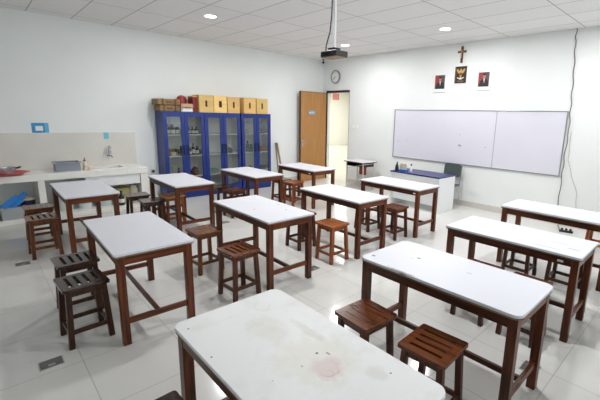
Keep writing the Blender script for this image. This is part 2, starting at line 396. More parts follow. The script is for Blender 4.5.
# ------------------------------------------------------------------ stools
SG = 'wooden stools'
def make_stool(kind, slots):
    sm, lm = M_sw[kind]
    t = thing('wooden_stool', 'wooden stool', 'stool', (0, 0, 0), 0, SG)
    H, w, th = .48, .31, .026
    b = MB(); z0 = H - th; e = .052
    b.prism(rrect(e, w, .016, 4), z0, H, Matrix.Translation((-w / 2 + e / 2, 0, 0)), bev=.004)
    b.prism(rrect(e, w, .016, 4), z0, H, Matrix.Translation((w / 2 - e / 2, 0, 0)), bev=.004)
    n = 5; gap = .02 if slots else .0025
    wd = (w - gap * (n - 1) - (.028 if slots else 0) ) / n
    y = -w / 2
    for k in range(n):
        ww = wd + (.014 if slots and k in (0, n - 1) else 0)
        zt = H - (.0005 if slots else .0012)
        b.box(-w / 2 + e - .006, w / 2 - e + .006, y + .0004, y + ww - .0004, z0 + .001, zt, .003 if slots else .001)
        y += ww + gap
    b.build('seat', sm, t)
    ti, bo, s = .115, .135, .038
    for sx in (-1, 1):
        for sy in (-1, 1):
            MB().bar((sx * bo, sy * bo, 0), (sx * ti, sy * ti, z0), s, s, (0, 1, 0)).build('leg', lm, t)
    def off(z): return bo + (ti - bo) * z / z0
    o = off(.43)
    b = MB()
    for sy in (-1, 1): b.box(-o, o, sy * o - .009, sy * o + .009, z0 - .05, z0, .002).box(sy * o - .009, sy * o + .009, -o, o, z0 - .05, z0, .002)
    b.build('seat_rail', lm, t)
    for sy in (-1, 1):
        o = off(.115); MB().box(-o, o, sy * o - .009, sy * o + .009, .098, .132, .002).build('stretcher', lm, t)
        o = off(.125); MB().box(sy * o - .009, sy * o + .009, -o, o, .108, .142, .002).build('stretcher', lm, t)
    return t
PROTO = {}
def stool(x, y, deg, kind, slots, label):
    k = (kind, slots); rz = math.radians(deg)
    if k not in PROTO:
        t = PROTO[k] = make_stool(kind, slots); t.location = (x, y, 0); t.rotation_euler = (0, 0, rz); t['label'] = label
        return t
    return dup(PROTO[k], (x, y, 0), rz, label, SG)
stool(-1.516, 1.773, -3, 'chestnut', False, 'glossy brown stool with closely set slats, left of the two between the nearest two tables')
stool(-1.014, 1.812, 3, 'chestnut', True, 'glossy red-brown stool with four open slots, at the right of the stained nearest table')
stool(-1.49, .405, 2, 'dark', False, 'stool cut by the bottom edge, at the left side of the stained nearest table')
stool(-3.34, .482, 3, 'dark', True, 'dark brown slotted stool nearest the camera on the left, beside a floor socket')
stool(-3.87, .53, 2, 'dark', True, 'dark brown slotted stool standing just behind another dark slotted stool')
stool(-5.68, .495, 2, 'brown', True, 'brown slotted stool at the left end of the table by the sink counter')
stool(-6.34, .53, 1, 'brown', False, 'brown stool half hidden behind a slotted stool, close to the sink counter')
stool(-6.375, 1.77, -3, 'dark', False, 'dark stool right of the table by the sink counter, against the counter end')
stool(-5.845, 1.82, -2, 'dark', False, 'dark stool in front of the yellowish stool at the leftmost cabinet table')
stool(-6.03, 2.17, 4, 'yellow', False, 'stool with yellowish seat tucked under the table at the leftmost blue cabinet')
stool(-3.98, 1.766, 3, 'brown', False, 'brown plain-topped stool right of the clean mid-left table, behind its corner')
stool(-3.17, 1.745, 4, 'chestnut', True, 'red-brown slotted stool in front of the speckled middle table')
stool(-5.856, 3.18, 2, 'chestnut', False, 'red-brown stool before the table at the rightmost blue cabinet, nearer of two')
stool(-6.27, 3.14, 0, 'dark', False, 'dark stool half hidden beside the table at the leftmost cabinet, before the blue doors')
stool(-5.874, 4.49, 3, 'honey', False, 'orange-brown stool in front of the farthest table by the open door')
stool(-6.27, 4.47, 0, 'brown', False, 'brown stool mostly hidden behind the right end of the table at the rightmost cabinet')
stool(-3.25, 3.09, 0, 'honey', False, 'bright orange-brown stool in the open, right of the speckled middle table')
stool(-3.88, 3.09, 0, 'chestnut', False, 'red-brown stool mostly hidden behind the speckled middle table')
stool(-3.3, 4.42, 0, 'chestnut', False, 'red-brown stool in the middle of the near side of the table before the teacher desk')
stool(-3.83, 4.42, 0, 'chestnut', False, 'brown stool mostly hidden behind the table with the orange-brown stool')
stool(-1.38, 3.15, 0, 'chestnut', False, 'brown stool behind the chipped table, left of two seats showing over its top')
stool(-.95, 3.15, 0, 'chestnut', False, 'brown stool behind the right end of the chipped table')
stool(-1.45, 4.43, 0, 'dark', False, 'dark stool seen under the scratched table, left of the pair')
stool(-.98, 4.43, 0, 'dark', False, 'dark stool seen under the right end of the scratched table')
stool(-1.0, 6.15, 0, 'honey', False, 'orange-brown stool cut by the right edge, by the whiteboard wall')

# ------------------------------------------------------------------ sink counter along the left wall
CF, CT, CB = -7.46, .75, .645
M_tile = mat('counter_tile', (238, 235, 229), .22, noise=.02, nscale=5)
M_splash = mat('splash_tile', (216, 212, 204), .16, noise=.03, nscale=3)
ct = thing('sink_counter', 'long white tiled sink counter with open shelves below, along the left wall', 'counter', (0, 0, 0))
SY0, SY1, SX0, SX1 = 1.46, 1.94, -7.98, -7.62
MB().box(LW + .002, CF, REAR + .2, SY0, CB, CT, .004).box(LW + .002, CF, SY1, 2.28, CB, CT, .004).box(LW + .002, SX0, SY0, SY1, CB, CT).box(SX1, CF, SY0, SY1, CB, CT).build('countertop', M_tile, ct)
for a, b in ((-.75, -.66), (.66, .75), (2.16, 2.28)): MB().box(LW + .002, CF + .015 - .03, a, b, .07, CB, .003).build('counter_wall', M_tile, ct)
MB().box(LW + .002, CF, REAR + .2, 2.28, 0, .07, .003).build('plinth', M_tile, ct)
MB().box(CF - .05, CF - .03, 1.3, 2.15, .46, CB).build('sink_apron', M_white, ct)
sk = MB().box(SX0 + .004, SX1 - .004, SY0 + .004, SY1 - .004, .66, .672).box(SX0 + .004, SX0 + .014, SY0 + .004, SY1 - .004, .672, CT + .003).box(SX1 - .014, SX1 - .004, SY0 + .004, SY1 - .004, .672, CT + .003).box(SX0 + .014, SX1 - .014, SY0 + .004, SY0 + .014, .672, CT + .003).box(SX0 + .014, SX1 - .014, SY1 - .014, SY1 - .004, .672, CT + .003)
sk.box(SX0 - .03, SX0, SY0 - .03, SY1 + .03, CT, CT + .006).box(SX1, SX1 + .03, SY0 - .03, SY1 + .03, CT, CT + .006).box(SX0, SX1, SY0 - .03, SY0, CT, CT + .006).box(SX0, SX1, SY1, SY1 + .03, CT, CT + .006)
sk.build('sink_basin', mat('sink_white', (226, 224, 220), .25), ct)
struct(MB().box(LW, LW + .012, REAR + .2, 2.295, CT, 1.365, .002).build('trim_1', M_splash))
fc = thing('wall_faucet', 'curved chrome faucet on the splashback above the sink', 'faucet', (LW + .012, 1.81, .93))
MB().lathe([(.03, 0), (.03, .012), (.016, .02), (.016, .06)], (0, 0, 0), 16, Matrix.Rotation(PI / 2, 4, 'Y')).build('faucet_body', M_chrome, fc)
arc = [(.05, 0, 0), (.055, 0, .06), (.06, 0, .13)] + [(.06 + .065 * (1 - math.cos(a)), .0, .14 + .05 * math.sin(a)) for a in [PI * k / 8 for k in range(9)]] + [(.19, 0, .1), (.19, 0, .05)]
MB().tube(arc, .011, 10).build('spout', M_chrome, fc)
MB().tube([(.05, 0, 0), (.08, .03, .005), (.085, .05, -.03)], .009, 8).build('tap_lever', M_dark, fc)
tag(MB().box(LW + .012, LW + .0142, 1.765, 1.845, 1.24, 1.362).build('blue_tape', mat('cyan_tape', (104, 190, 206), .5)), 'strip of cyan tape on the splashback above the faucet', 'tape')
pb = thing('blue_poster', 'small blue poster with a white card on the left wall', 'poster', (LW, .85, 1.44))
MB().box(.0, .004, -.115, .115, -.09, .09).build('poster_sheet', mat('poster_blue', (40, 140, 190), .4, noise=.2, nscale=14), pb)
MB().box(.004, .006, -.065, .035, -.04, .04).build('white_card', M_white, pb)
MB().box(.004, .0055, .06, .115, -.085, .085).build('pale_strip', mat('poster_pale', (96, 176, 212), .4), pb)
# things on the counter
red = mat('red_plastic', (196, 34, 40), .35)
tr = thing('red_tray', 'wide red plastic tray on the left end of the counter', 'tray', (-7.62, .30, CT))
MB().lathe([(.16, 0), (.2, .012), (.27, .04), (.275, .043), (.255, .036), (.19, .012), (.02, .008)], n=32).build('tray_dish', red, tr)
MB().bar((.05, .24, .04), (.06, .29, .046), .05, .01, bev=.003).build('tray_handle', red, tr)
pt = thing('saucepan', 'steel cooking pot with dark handles standing on the red tray', 'pot', (-7.66, .32, CT + .012))
MB().lathe([(.1, 0), (.115, .01), (.12, .1), (.126, .106), (.112, .1), (.1, .02), (.01, .015)], n=28).build('pot_body', mat('pot_steel', (190, 192, 194), .25, metal=.8), pt)
for s in (-1, 1): MB().tube([(-.03, s * .118, .085), (-.03, s * .165, .1), (0, s * .175, .104), (.03, s * .165, .1), (.03, s * .118, .085)], .011, 8).build('pot_handle', M_black, pt)
gb = thing('grey_tub', 'grey plastic tub with a raised rim on the counter', 'tub', (-7.75, 1.10, CT))
MB().prism(rrect(.28, .34, .03), 0, .008).build('tub_base', mat('tub_grey', (134, 138, 148), .4), gb)
w = MB(); z = .13
for a, b, c, d in ((-.14, -.13, -.17, .17), (.13, .14, -.17, .17), (-.13, .13, -.17, -.16), (-.13, .13, .16, .17)): w.box(a, b, c, d, .008, z)
w.build('tub_wall', mat('tub_grey', (134, 138, 148), .4), gb)
w = MB()
for a, b, c, d in ((-.155, -.13, -.19, .19), (.13, .155, -.19, .19), (-.13, .13, -.19, -.16), (-.13, .13, .16, .19)): w.box(a, b, c, d, z, z + .016, .004)
w.build('tub_rim', mat('rim_grey', (150, 154, 162), .4), gb)
sb = thing('soap_bottle', 'cream soap bottle with a red pump top beside the sink', 'bottle', (-7.76, 1.36, CT))
MB().lathe([(.03, 0), (.034, .01), (.034, .09), (.014, .12), (.013, .135)], n=18).build('bottle_body', mat('cream', (214, 206, 180), .4), sb)
MB().lathe([(.018, .135), (.018, .16), (.008, .162), (.008, .19)], n=14).box(-.006, .04, -.008, .008, .186, .198, .003).build('bottle_cap', mat('cap_red', (176, 60, 56), .4), sb)
cl = MB(); bm = bmesh.new(); bmesh.ops.create_icosphere(bm, subdivisions=3, radius=1)
for v in bm.verts:
    n_ = math.sin(7 * v.co.x + 3 * v.co.y) * .12 + math.cos(9 * v.co.y) * .1
    v.co = Vector((v.co.x * .07 * (1 + n_), v.co.y * .09 * (1 + n_), max(0, v.co.z) * .055 * (1 + n_)))
cl.add(bm, smooth=True)
tag(cl.build('dish_cloth', mat('cloth_cream', (206, 190, 168), .9), None, (-7.66, 1.40, CT)), 'crumpled cream cloth on the counter beside the sink', 'cloth')
# things under the counter
def bucket(x, y, r, h, m, label, grp=None):
    t = thing('storage_bucket', label, 'bucket', (x, y, .07), 0, grp)
    MB().lathe([(r * .85, 0), (r * .88, .01), (r, h - .02), (r * 1.04, h - .02), (r * 1.04, h)], n=24).build('bucket_body', m, t)
    MB().lathe([(r * 1.06, h - .005), (r * 1.06, h + .015), (r * .9, h + .022)], n=24).build('bucket_lid', m, t)
M_bk = mat('bucket_white', (206, 214, 214), .4)
bucket(-7.72, 1.02, .115, .30, M_bk, 'white lidded bucket under the counter, leftmost of three', 'white buckets under the counter')
bucket(-7.72, 1.30, .115, .30, M_bk, 'white lidded bucket under the counter, middle of three', 'white buckets under the counter')
bucket(-7.72, 1.60, .12, .30, M_bk, 'white lidded bucket under the counter, rightmost of three', 'white buckets under the counter')
jc = thing('jerrycan', 'olive yellow jerrycan under the counter at the sink end', 'jerrycan', (-7.75, 1.93, .07))
M_ol = mat('olive_plastic', (188, 180, 118), .45)
MB().box(-.1, .1, -.13, .13, 0, .3, .025, 3).build('can_body', M_ol, jc)
MB().tube([(0, -.08, .29), (0, -.07, .34), (0, .04, .34), (0, .05, .29)], .014, 8).build('can_handle', M_ol, jc)
MB().lathe([(.025, .295), (.025, .33)], (0, .09, 0), 14).build('can_cap', M_white, jc)
bb = thing('black_bottle', 'black bottle with a white label under the counter in front of the jerrycan', 'bottle', (-7.56, 1.83, .07))
MB().lathe([(.045, 0), (.048, .01), (.048, .15), (.018, .2), (.016, .24), (.02, .245), (.02, .265)], n=18).build('bottle_body', M_black, bb)
MB().lathe([(.0488, .05), (.0488, .12)], n=18).build('bottle_label', M_white, bb)
gb2 = MB().box(-.13, .13, -.09, .09, 0, .26, .012)
gt = thing('cream_canister', 'cream canister under the right end of the counter', 'canister', (-7.66, 2.07, .07))
MB().lathe([(.075, 0), (.08, .01), (.08, .28), (.06, .3)], n=20).build('canister_body', mat('cream_can', (206, 200, 176), .45), gt)
MB().lathe([(.05, .3), (.05, .33), (.02, .335)], n=16).build('canister_cap', M_white, gt)
gb2.bm.free()
bg = thing('blue_dustpan', 'bright blue plastic scoop leaning on a crate under the counter', 'dustpan', (-7.58, .36, .262))
M_bb = mat('bright_blue', (30, 130, 214), .4)
MB().bar((0, -.13, -.03), (-.03, .07, .12), .15, .012, (1, 0, .3), bev=.003).bar((.07, -.13, -.02), (.04, .07, .13), .012, .045, (1, 0, .3), bev=.003).bar((-.07, -.13, -.02), (-.10, .07, .13), .012, .045, (1, 0, .3), bev=.003).build('dustpan_scoop', M_bb, bg)
MB().bar((-.03, .06, .115), (-.045, .15, .19), .07, .03, (1, 0, .3), bev=.008).build('dustpan_handle', M_bb, bg)
nj = thing('navy_jar', 'dark navy tub with a cream lid under the counter, left of the partition', 'jar', (-7.68, .53, .07))
MB().lathe([(.08, 0), (.085, .01), (.09, .26)], n=22).build('jar_body', mat('navy', (28, 34, 78), .4), nj)
MB().lathe([(.094, .26), (.094, .285), (.03, .31)], n=22).build('jar_lid', mat('cream_lid', (206, 200, 178), .4), nj)
cr = thing('plastic_crate', 'pale grey plastic crate on the shelf under the counter', 'crate', (-7.62, .33, .07))
w = MB().box(-.12, .12, -.14, .14, 0, .01).box(-.12, -.112, -.14, .14, .01, .18).box(.112, .12, -.14, .14, .01, .18).box(-.112, .112, -.14, -.132, .01, .18).box(-.112, .112, .132, .14, .01, .18)
for q_ in ((-.125, -.11, -.145, .145), (.11, .125, -.145, .145), (-.11, .11, -.145, -.13), (-.11, .11, .13, .145)): w.box(*q_, .18, .192, .003)
w.build('crate_body', mat('crate_grey', (170, 176, 178), .4), cr)
br = thing('floor_brush', 'black floor brush standing under the far left of the counter', 'brush', (-7.6, .12, .07))
MB().box(-.06, .06, -.07, .05, .12, .2, .01).build('brush_block', M_black, br)
w = MB()
for i in range(6):
    for k in range(6): w.bar((-.05 + .02 * i, -.06 + .02 * k, .12), (-.06 + .024 * i, -.075 + .026 * k, 0), .012, .012, bev=0)
w.build('bristles', mat('bristle', (40, 38, 40), .8), br)
rt = MB().lathe([(.05, 0), (.055, .008), (.06, .06), (.063, .062)], n=20)
tag(rt.build('red_bowl', red, None, (-7.55, .47, .07)), 'small red bowl under the counter beside the navy tub', 'bowl')
# wall sockets
for y, lab in ((2.43, 'dark wall socket beside the counter end'), (2.59, 'dark wall socket next to the leftmost blue cabinet')):
    s = thing('wall_socket', lab, 'socket', (LW, y, .56), 0, 'sockets left of the cabinets')
    MB().box(0, .012, -.045, .045, -.045, .045, .003).build('socket_plate', mat('socket_grey', (190, 192, 194), .4), s)
    MB().lathe([(.028, .012), (.028, .014), (.02, .013)], n=18, M=Matrix.Rotation(PI / 2, 4, 'Y')).build('socket_face', M_black, s)

# ------------------------------------------------------------------ blue glass cabinets
CX1 = -7.71
def cabinet(y0, y1, label, x1=CX1):
    t = thing('glass_cabinet', label, 'cabinet', ((LW + x1) / 2, (y0 + y1) / 2, 0), 0, 'blue glass-fronted cabinets')
    d, w, H = (x1 - LW) / 2 - .002, (y1 - y0) / 2 - .003, 1.78
    b = MB().box(-d, d - .022, -w, -w + .018, 0, H).box(-d, d - .022, w - .018, w, 0, H).box(-d, d - .022, -w + .018, w - .018, H - .03, H).box(-d, d - .022, -w + .018, w - .018, 0, .08)
    b.build('carcass', M_blueside, t)
    b = MB().box(-d, -d + .012, -w + .018, w - .018, .08, H - .03).box(-d + .012, d - .025, -w + .018, -w + .02, .08, H - .03).box(-d + .012, d - .025, w - .02, w - .018, .08, H - .03)
    b.build('lining', M_inner, t)
    for z in (.46, .89, 1.325): MB().box(-d + .012, d - .04, -w + .02, w - .02, z - .02, z).build('shelf', M_shelf, t)
    for s in (-1, 1):
        a, c = (-w, -.002) if s < 0 else (.002, w)
        st, rl = .075, .1
        f = MB().box(d - .02, d, a, a + st, .06, H, .003).box(d - .02, d, c - st, c, .06, H, .003).box(d - .02, d, a + st, c - st, H - rl, H, .003).box(d - .02, d, a + st, c - st, .06, .2, .003)
        dr = f.build('cabinet_door', M_blue, t)
        MB().box(d - .012, d - .008, a + st - .004, c - st + .004, .196, H - rl + .004).build('door_glass', M_pane, dr)
        hy = s * .04
        MB().tube([(d, hy, .91), (d + .024, hy, .915), (d + .024, hy, 1.095), (d, hy, 1.1)], .012, 8).build('door_handle', M_black, dr)
    return t
cabinet(2.70, 3.545, 'blue glass-fronted cabinet at the left, full of dark bottles and jars')
cabinet(3.545, 4.385, 'blue glass-fronted cabinet in the middle of three, mostly empty pale shelves')
cabinet(4.42, 5.21, 'blue glass-fronted cabinet at the right of three, holding glassware', CX1 - .02)

# contents
M_amber = mat('amber_glass', (62, 34, 22), .15)
M_lab = mat('paper_label', (222, 220, 212), .6)
M_clear = glass_mat('clear_glassware', (214, 226, 226))
def bottle(x, y, z, r, h, m, label, group, lab=True, cap=M_black, name='reagent_bottle'):
    t = thing(name, label, 'bottle', (x, y, z), 0, group)
    MB().lathe([(r * .95, 0), (r, .006), (r, h * .6), (r * .5, h * .74), (r * .42, h * .88)], n=14).build('bottle_body', m, t)
    MB().lathe([(r * .5, h * .86), (r * .5, h), (r * .3, h * 1.01)], n=12).build('bottle_cap', cap, t)
    if lab: MB().lathe([(r * 1.02, h * .15), (r * 1.02, h * .5)], n=14).build('bottle_label', M_lab, t)
def jar(x, y, z, r, h, m, cap, label, group, lab=True):
    t = thing('lidded_jar', label, 'jar', (x, y, z), 0, group)
    MB().lathe([(r * .95, 0), (r, .006), (r, h * .72), (r * .85, h * .78)], n=16).build('jar_body', m, t)
    MB().lathe([(r * .95, h * .76), (r * .95, h), (r * .5, h * 1.01)], n=16).build('jar_lid', cap, t)
    if lab: MB().lathe([(r * 1.02, h * .12), (r * 1.02, h * .62)], n=16).build('jar_label', M_lab, t)
xf = -7.84
M_lidr = mat('lid_brown', (74, 38, 30), .5)
for k, y in enumerate((2.82, 2.91, 3.0)):
    jar(xf + .03, y, 1.325, .04, .155, M_amber, M_lidr, 'brown-lidded jar with a white label on the top shelf of the leftmost cabinet', 'jars on the top shelf of the leftmost cabinet')
for y in (2.86, 2.96): jar(xf - .12, y, 1.325, .037, .2, M_amber, M_lidr, 'dark tall jar behind the labelled jars on the top shelf of the leftmost cabinet', 'dark jars at the back of the leftmost cabinet', False)
for y in (3.23, 3.315, 3.40): bottle(xf + .03, y, 1.325, .038, .155, M_amber, 'squat dark bottle with white label on the top shelf of the leftmost cabinet, right door', 'labelled bottles behind the right door')
M_box = mat('carton_brown', (150, 116, 80), .7)
t = thing('wooden_tray', 'small pale wooden tray on the middle shelf of the leftmost cabinet', 'tray', (xf, 2.9, .89))
MB().box(-.06, .06, -.08, .08, 0, .01).box(-.06, -.05, -.08, .08, .01, .14).box(-.06, .06, -.08, -.07, .01, .14).box(-.06, .06, .07, .08, .01, .14).build('tray_body', mat('tray_wood', (150, 124, 84), .5), t)
MB().box(-.02, .06, -.05, .05, .01, .07, .01).build('tray_block', mat('tray_cream', (214, 206, 180), .5), t)
for k, (y, hh) in enumerate(((3.01, .13), (3.07, .2))): bottle(xf, y, .89, .03, hh, M_amber, ('short', 'taller')[k] + ' dark bottle beside the small wooden tray in the leftmost cabinet', None, False, name='dark_bottle')
for y, hh, rr in ((3.20, .16, .028), (3.26, .15, .03), (3.33, .24, .034), (3.41, .19, .036)): bottle(xf, y, .89, rr, hh, M_amber, 'dark bottle behind the right door of the leftmost cabinet, middle shelf', 'dark bottles on the middle shelf')
jar(xf, 3.46, .89, .026, .14, M_clear, M_white, 'clear jar with a white lid at the right end of the dark bottles', None, False)
def flask(x, y, z, r, h, m, label, group=None):
    t = thing('glass_flask', label, 'flask', (x, y, z), 0, group)
    MB().lathe([(r * .9, 0), (r, .01), (r * .95, h * .2), (r * .3, h * .65), (r * .28, h * .93), (r * .36, h)], n=18).build('flask_body', m, t)
    MB().lathe([(r * .3, h * .9), (r * .3, h * 1.05)], n=12).build('flask_stopper', M_lidr, t)
    return t
M_milky = mat('milky_glass', (176, 186, 186), .2)
flask(xf, 2.86, .46, .06, .2, M_milky, 'cone-shaped glass flask on the lower shelf of the leftmost cabinet')
flask(xf, 3.0, .46, .05, .17, mat('violet_glass', (120, 120, 150), .2), 'violet-grey flask on the lower shelf of the leftmost cabinet')
bw = thing('brown_bowl', 'round brown pot on the lower shelf of the leftmost cabinet', 'pot', (xf, 3.34, .46))
MB().lathe([(.05, 0), (.08, .03), (.085, .08), (.06, .13), (.065, .14)], n=20).build('bowl_body', mat('bowl_brown', (96, 52, 30), .4), bw)
MB().lathe([(.062, .14), (.04, .165), (.012, .17), (.012, .185)], n=18).build('bowl_lid', mat('bowl_lid', (60, 36, 26), .4), bw)
bottle(xf, 3.22, .46, .04, .2, M_amber, 'dark bottle on the lower shelf left of the round brown pot', None, False, name='dark_bottle')
# middle cabinet
for y, hh in ((4.08, .12), (4.14, .19), (4.2, .15)): jar(xf, y, .89, .024, hh, M_clear, M_white, 'clear narrow jar on the middle shelf of the middle cabinet', 'clear jars in the middle cabinet', False)
tag(MB().box(-.09, .09, -.1, .1, 0, .05, .008).build('pale_carton', mat('pale_blue', (150, 170, 188), .6), None, (xf, 4.15 + .03, .89 - .0) if False else (xf - .02, 4.27 - .03 + .06, .89)), 'pale blue carton on the middle shelf of the middle cabinet', 'box')
t = thing('folded_towel', 'pale greenish folded cloth on the lower shelf of the middle cabinet', 'cloth', (xf, 3.74, .46))
for k in range(3): MB().box(-.09 + .004 * k, .09 - .004 * k, -.11, .11, .035 * k, .035 * k + .034, .012, 3).build('cloth_fold', mat('pale_green', (166, 186, 178), .8), t)
tag(MB().box(-.08, .08, -.06, .06, 0, .06, .006).build('white_carton', M_lab, None, (xf, 3.9, .46)), 'small white carton on the lower shelf beside the greenish cloth', 'box')
t = thing('glass_bowl', 'low glass bowl on the lower shelf of the middle cabinet, right door', 'bowl', (xf, 4.17, .46))
MB().lathe([(.04, 0), (.08, .03), (.1, .07), (.104, .072), (.08, .036), (.01, .01)], n=22).build('bowl_body', M_milky, t)
# right cabinet
def ring_stand(x, y, z, label):
    t = thing('ring_stand', label, 'lab stand', (x, y, z), 0, 'wire stands in the rightmost cabinet')
    MB().box(-.05, .05, -.06, .06, 0, .012, .002).build('stand_base', M_dark, t)
    MB().tube([(-.03, -.04, .01), (-.03, -.04, .3)], .005, 8).build('stand_rod', M_chrome, t)
    MB().tube([(.02 * math.cos(a), .01 + .05 * math.cos(a), .17 + .1 * math.sin(a)) for a in [2 * PI * k / 20 for k in range(20)]], .005, 6, closed=True).build('stand_ring', M_chrome, t)
ring_stand(xf, 4.61, 1.325, 'wire ring stand behind the left door of the rightmost cabinet')
ring_stand(xf, 5.0, 1.325, 'wire ring stand behind the right door of the rightmost cabinet')
for k, (y, r, h, m) in enumerate(((4.55, .03, .2, M_milky), (4.63, .036, .26, M_clear), (4.72, .04, .18, mat('grey_green', (110, 128, 118), .3)))): bottle(xf, y, .89, r, h, m, ('milky', 'tall clear', 'grey-green')[k] + ' bottle on the middle shelf of the rightmost cabinet', None, False, M_lidr, 'glass_bottle')
tag(MB().box(-.08, .08, -.1, .1, 0, .12, .006).build('brown_carton', M_box, None, (xf, 5.02, .89)), 'brown carton behind the right door of the rightmost cabinet', 'box')
flask(xf, 4.9, .89, .04, .2, M_milky, 'milky flask left of the brown carton in the rightmost cabinet')
t = thing('coiled_hose', 'dark coiled hose on the lower shelf of the rightmost cabinet', 'hose', (xf, 4.64, .46))
MB().tube([((.07) * math.cos(a), .09 * math.sin(a), .012 + .018 * a / (2 * PI)) for a in [PI * k / 8 for k in range(65)]], .011, 8).build('hose_coil', M_black, t)
MB().lathe([(.015, 0), (.015, .05)], (.07, 0, .08), 10).build('hose_end', M_chrome, t)
tag(MB().box(-.08, .08, -.09, .09, 0, .09, .01).build('grey_case', mat('case_grey', (96, 90, 90), .5), None, (xf, 5.0, .46)), 'grey case on the lower shelf of the rightmost cabinet', 'case')

# on top of the cabinets
M_ply = wood('box_plywood', (218, 180, 108), (234, 200, 132), axis='Y', rough=.55, coat=0, scale=.5)
M_ply2 = wood('box_plywood_tan', (206, 164, 100), (222, 184, 120), axis='Y', rough=.55, coat=0, scale=.5)
def slotbox(y0, y1, z1, m, label, wide=.022, x1=CX1 + .005):
    t = thing('plywood_box', label, 'box', (x1 - .17, (y0 + y1) / 2, 1.781), 0, 'plywood boxes on the blue cabinets')
    w, d, H, th = (y1 - y0) / 2 - .003, .17, z1 - 1.78, .014
    hs, hh, hz = wide, .065, H * .52
    f = MB().box(-d, d - th, -w, -w + th, 0, H).box(-d, d - th, w - th, w, 0, H).box(-d, -d + th, -w + th, w - th, 0, H).box(-d + th, d - th, -w + th, w - th, 0, th).box(-d, d, -w, w, H, H + .008, .002)
    # front with a hand slot
    f.box(d - th, d, -w, -hs, 0, H).box(d - th, d, hs, w, 0, H).box(d - th, d, -hs, hs, 0, hz - hh).box(d - th, d, -hs, hs, hz + hh, H)
    f.build('box_body', m, t)
    MB().box(d - .03, d - .012, -hs - .004, hs + .004, hz - hh - .004, hz + hh + .004).build('slot_shade_panel', mat('slot_shade', (58, 20, 16), .7), t)  # dark sheet standing in for the shade inside the slot
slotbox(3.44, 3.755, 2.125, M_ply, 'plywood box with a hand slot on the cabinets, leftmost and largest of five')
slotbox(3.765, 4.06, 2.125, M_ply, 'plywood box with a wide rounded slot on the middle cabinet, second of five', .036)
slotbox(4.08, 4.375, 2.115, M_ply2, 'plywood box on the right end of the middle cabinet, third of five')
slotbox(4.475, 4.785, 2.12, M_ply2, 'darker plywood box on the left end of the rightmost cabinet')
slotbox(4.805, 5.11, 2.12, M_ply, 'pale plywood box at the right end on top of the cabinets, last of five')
M_case = mat('case_brown', (134, 104, 62), .6, noise=.25, nscale=18)
for k, (z, y0, y1, lab) in enumerate(((1.781, 2.66, 3.05, 'worn brown flat case lying on the leftmost cabinet, under another case'), (1.903, 2.62, 3.06, 'worn brown flat case with dark ends, upper one of the stack on the leftmost cabinet'))):
    t = thing('flat_case', lab, 'case', (-7.88, (y0 + y1) / 2, z), .03 * k, 'flat cases on the leftmost cabinet')
    w = (y1 - y0) / 2
    MB().box(-.16, .16, -w, w, 0, .118, .02, 3).build('case_body', M_case, t)
    b = MB()
    for y in (-w * .55, w * .55): b.box(-.163, .163, y - .014, y + .014, -.0 + .001, .121, .006)
    b.build('case_strap', mat('strap_dark', (66, 46, 30), .6), t)
    MB().tube([(.16, -.05, .06), (.18, -.04, .06), (.18, .04, .06), (.16, .05, .06)], .007, 8).build('case_handle', M_lidr, t)
cb = thing('open_carton', 'open cardboard carton with a raised flap on the leftmost cabinet', 'box', (-7.86, 3.2, 1.781))
M_card = mat('cardboard', (178, 146, 112), .75)
MB().box(-.12, .12, -.12, .12, 0, .008).box(-.12, -.115, -.12, .12, .008, .16).box(.115, .12, -.12, .12, .008, .16).box(-.115, .115, -.12, -.115, .008, .16).box(-.115, .115, .115, .12, .008, .16).build('carton_body', mat('carton_pale', (196, 184, 170), .7), cb)
MB().bar((.12, 0, .16), (.17, 0, .09), .23, .005, (1, 0, 1), bev=0).build('carton_flap', M_card, cb)
MB().bar((0, -.12, .16), (0, -.17, .215), .23, .005, (0, 1, 1), bev=0).build('carton_flap', M_card, cb)
MB().box(.12, .1215, -.09, .11, .01, .07).build('carton_print', M_white, cb)
MB().box(.1216, .1224, -.05, .08, .075, .1).build('carton_stripe', red, cb)
tag(MB().lathe([(.09, 0), (.1, .02), (.1, .25), (.08, .3), (.03, .33)], n=20).build('red_container', mat('deep_red', (146, 32, 36), .4), None, (-8.0, 3.03 + .17, 1.781)), 'red rounded container behind the open carton on the leftmost cabinet', 'container')
t = thing('red_carton', 'dark red box with a tan lid beside the largest plywood box', 'box', (-7.87, 3.385, 1.781))
MB().box(-.14, .1, -.045, .045, 0, .3, .003).build('carton_body', mat('dark_red', (128, 34, 34), .55), t)
MB().box(-.145, .105, -.049, .049, .3, .325, .003).build('carton_lid', M_ply2, t)

# poles leaning between the cabinet and the door
for k, (ya, yb, m, lab) in enumerate(((5.52, 5.60, wood('pole_wood', (150, 122, 92), (186, 156, 122), axis='Z'), 'pale wooden pole leaning on the left wall beside the rightmost cabinet'), (5.47, 5.46, M_dark, 'thin dark metal rod leaning on the left wall behind the wooden pole'))):
    b = MB(); p0, p1 = Vector((LW + .2, yb + .14, .0)), Vector((LW + .028, ya + .12, 1.06))
    b.tube([p0.lerp(p1, i / 6) for i in range(7)], (.024 if k == 0 else .009), 10)
    t = thing('leaning_pole', lab, 'pole'); b.build('pole_shaft', m, t)
    e = p1 - p0; MB().tube([p0, p0 + e * .05], .024 if k == 0 else .012, 10).build('pole_tip', M_black, t)

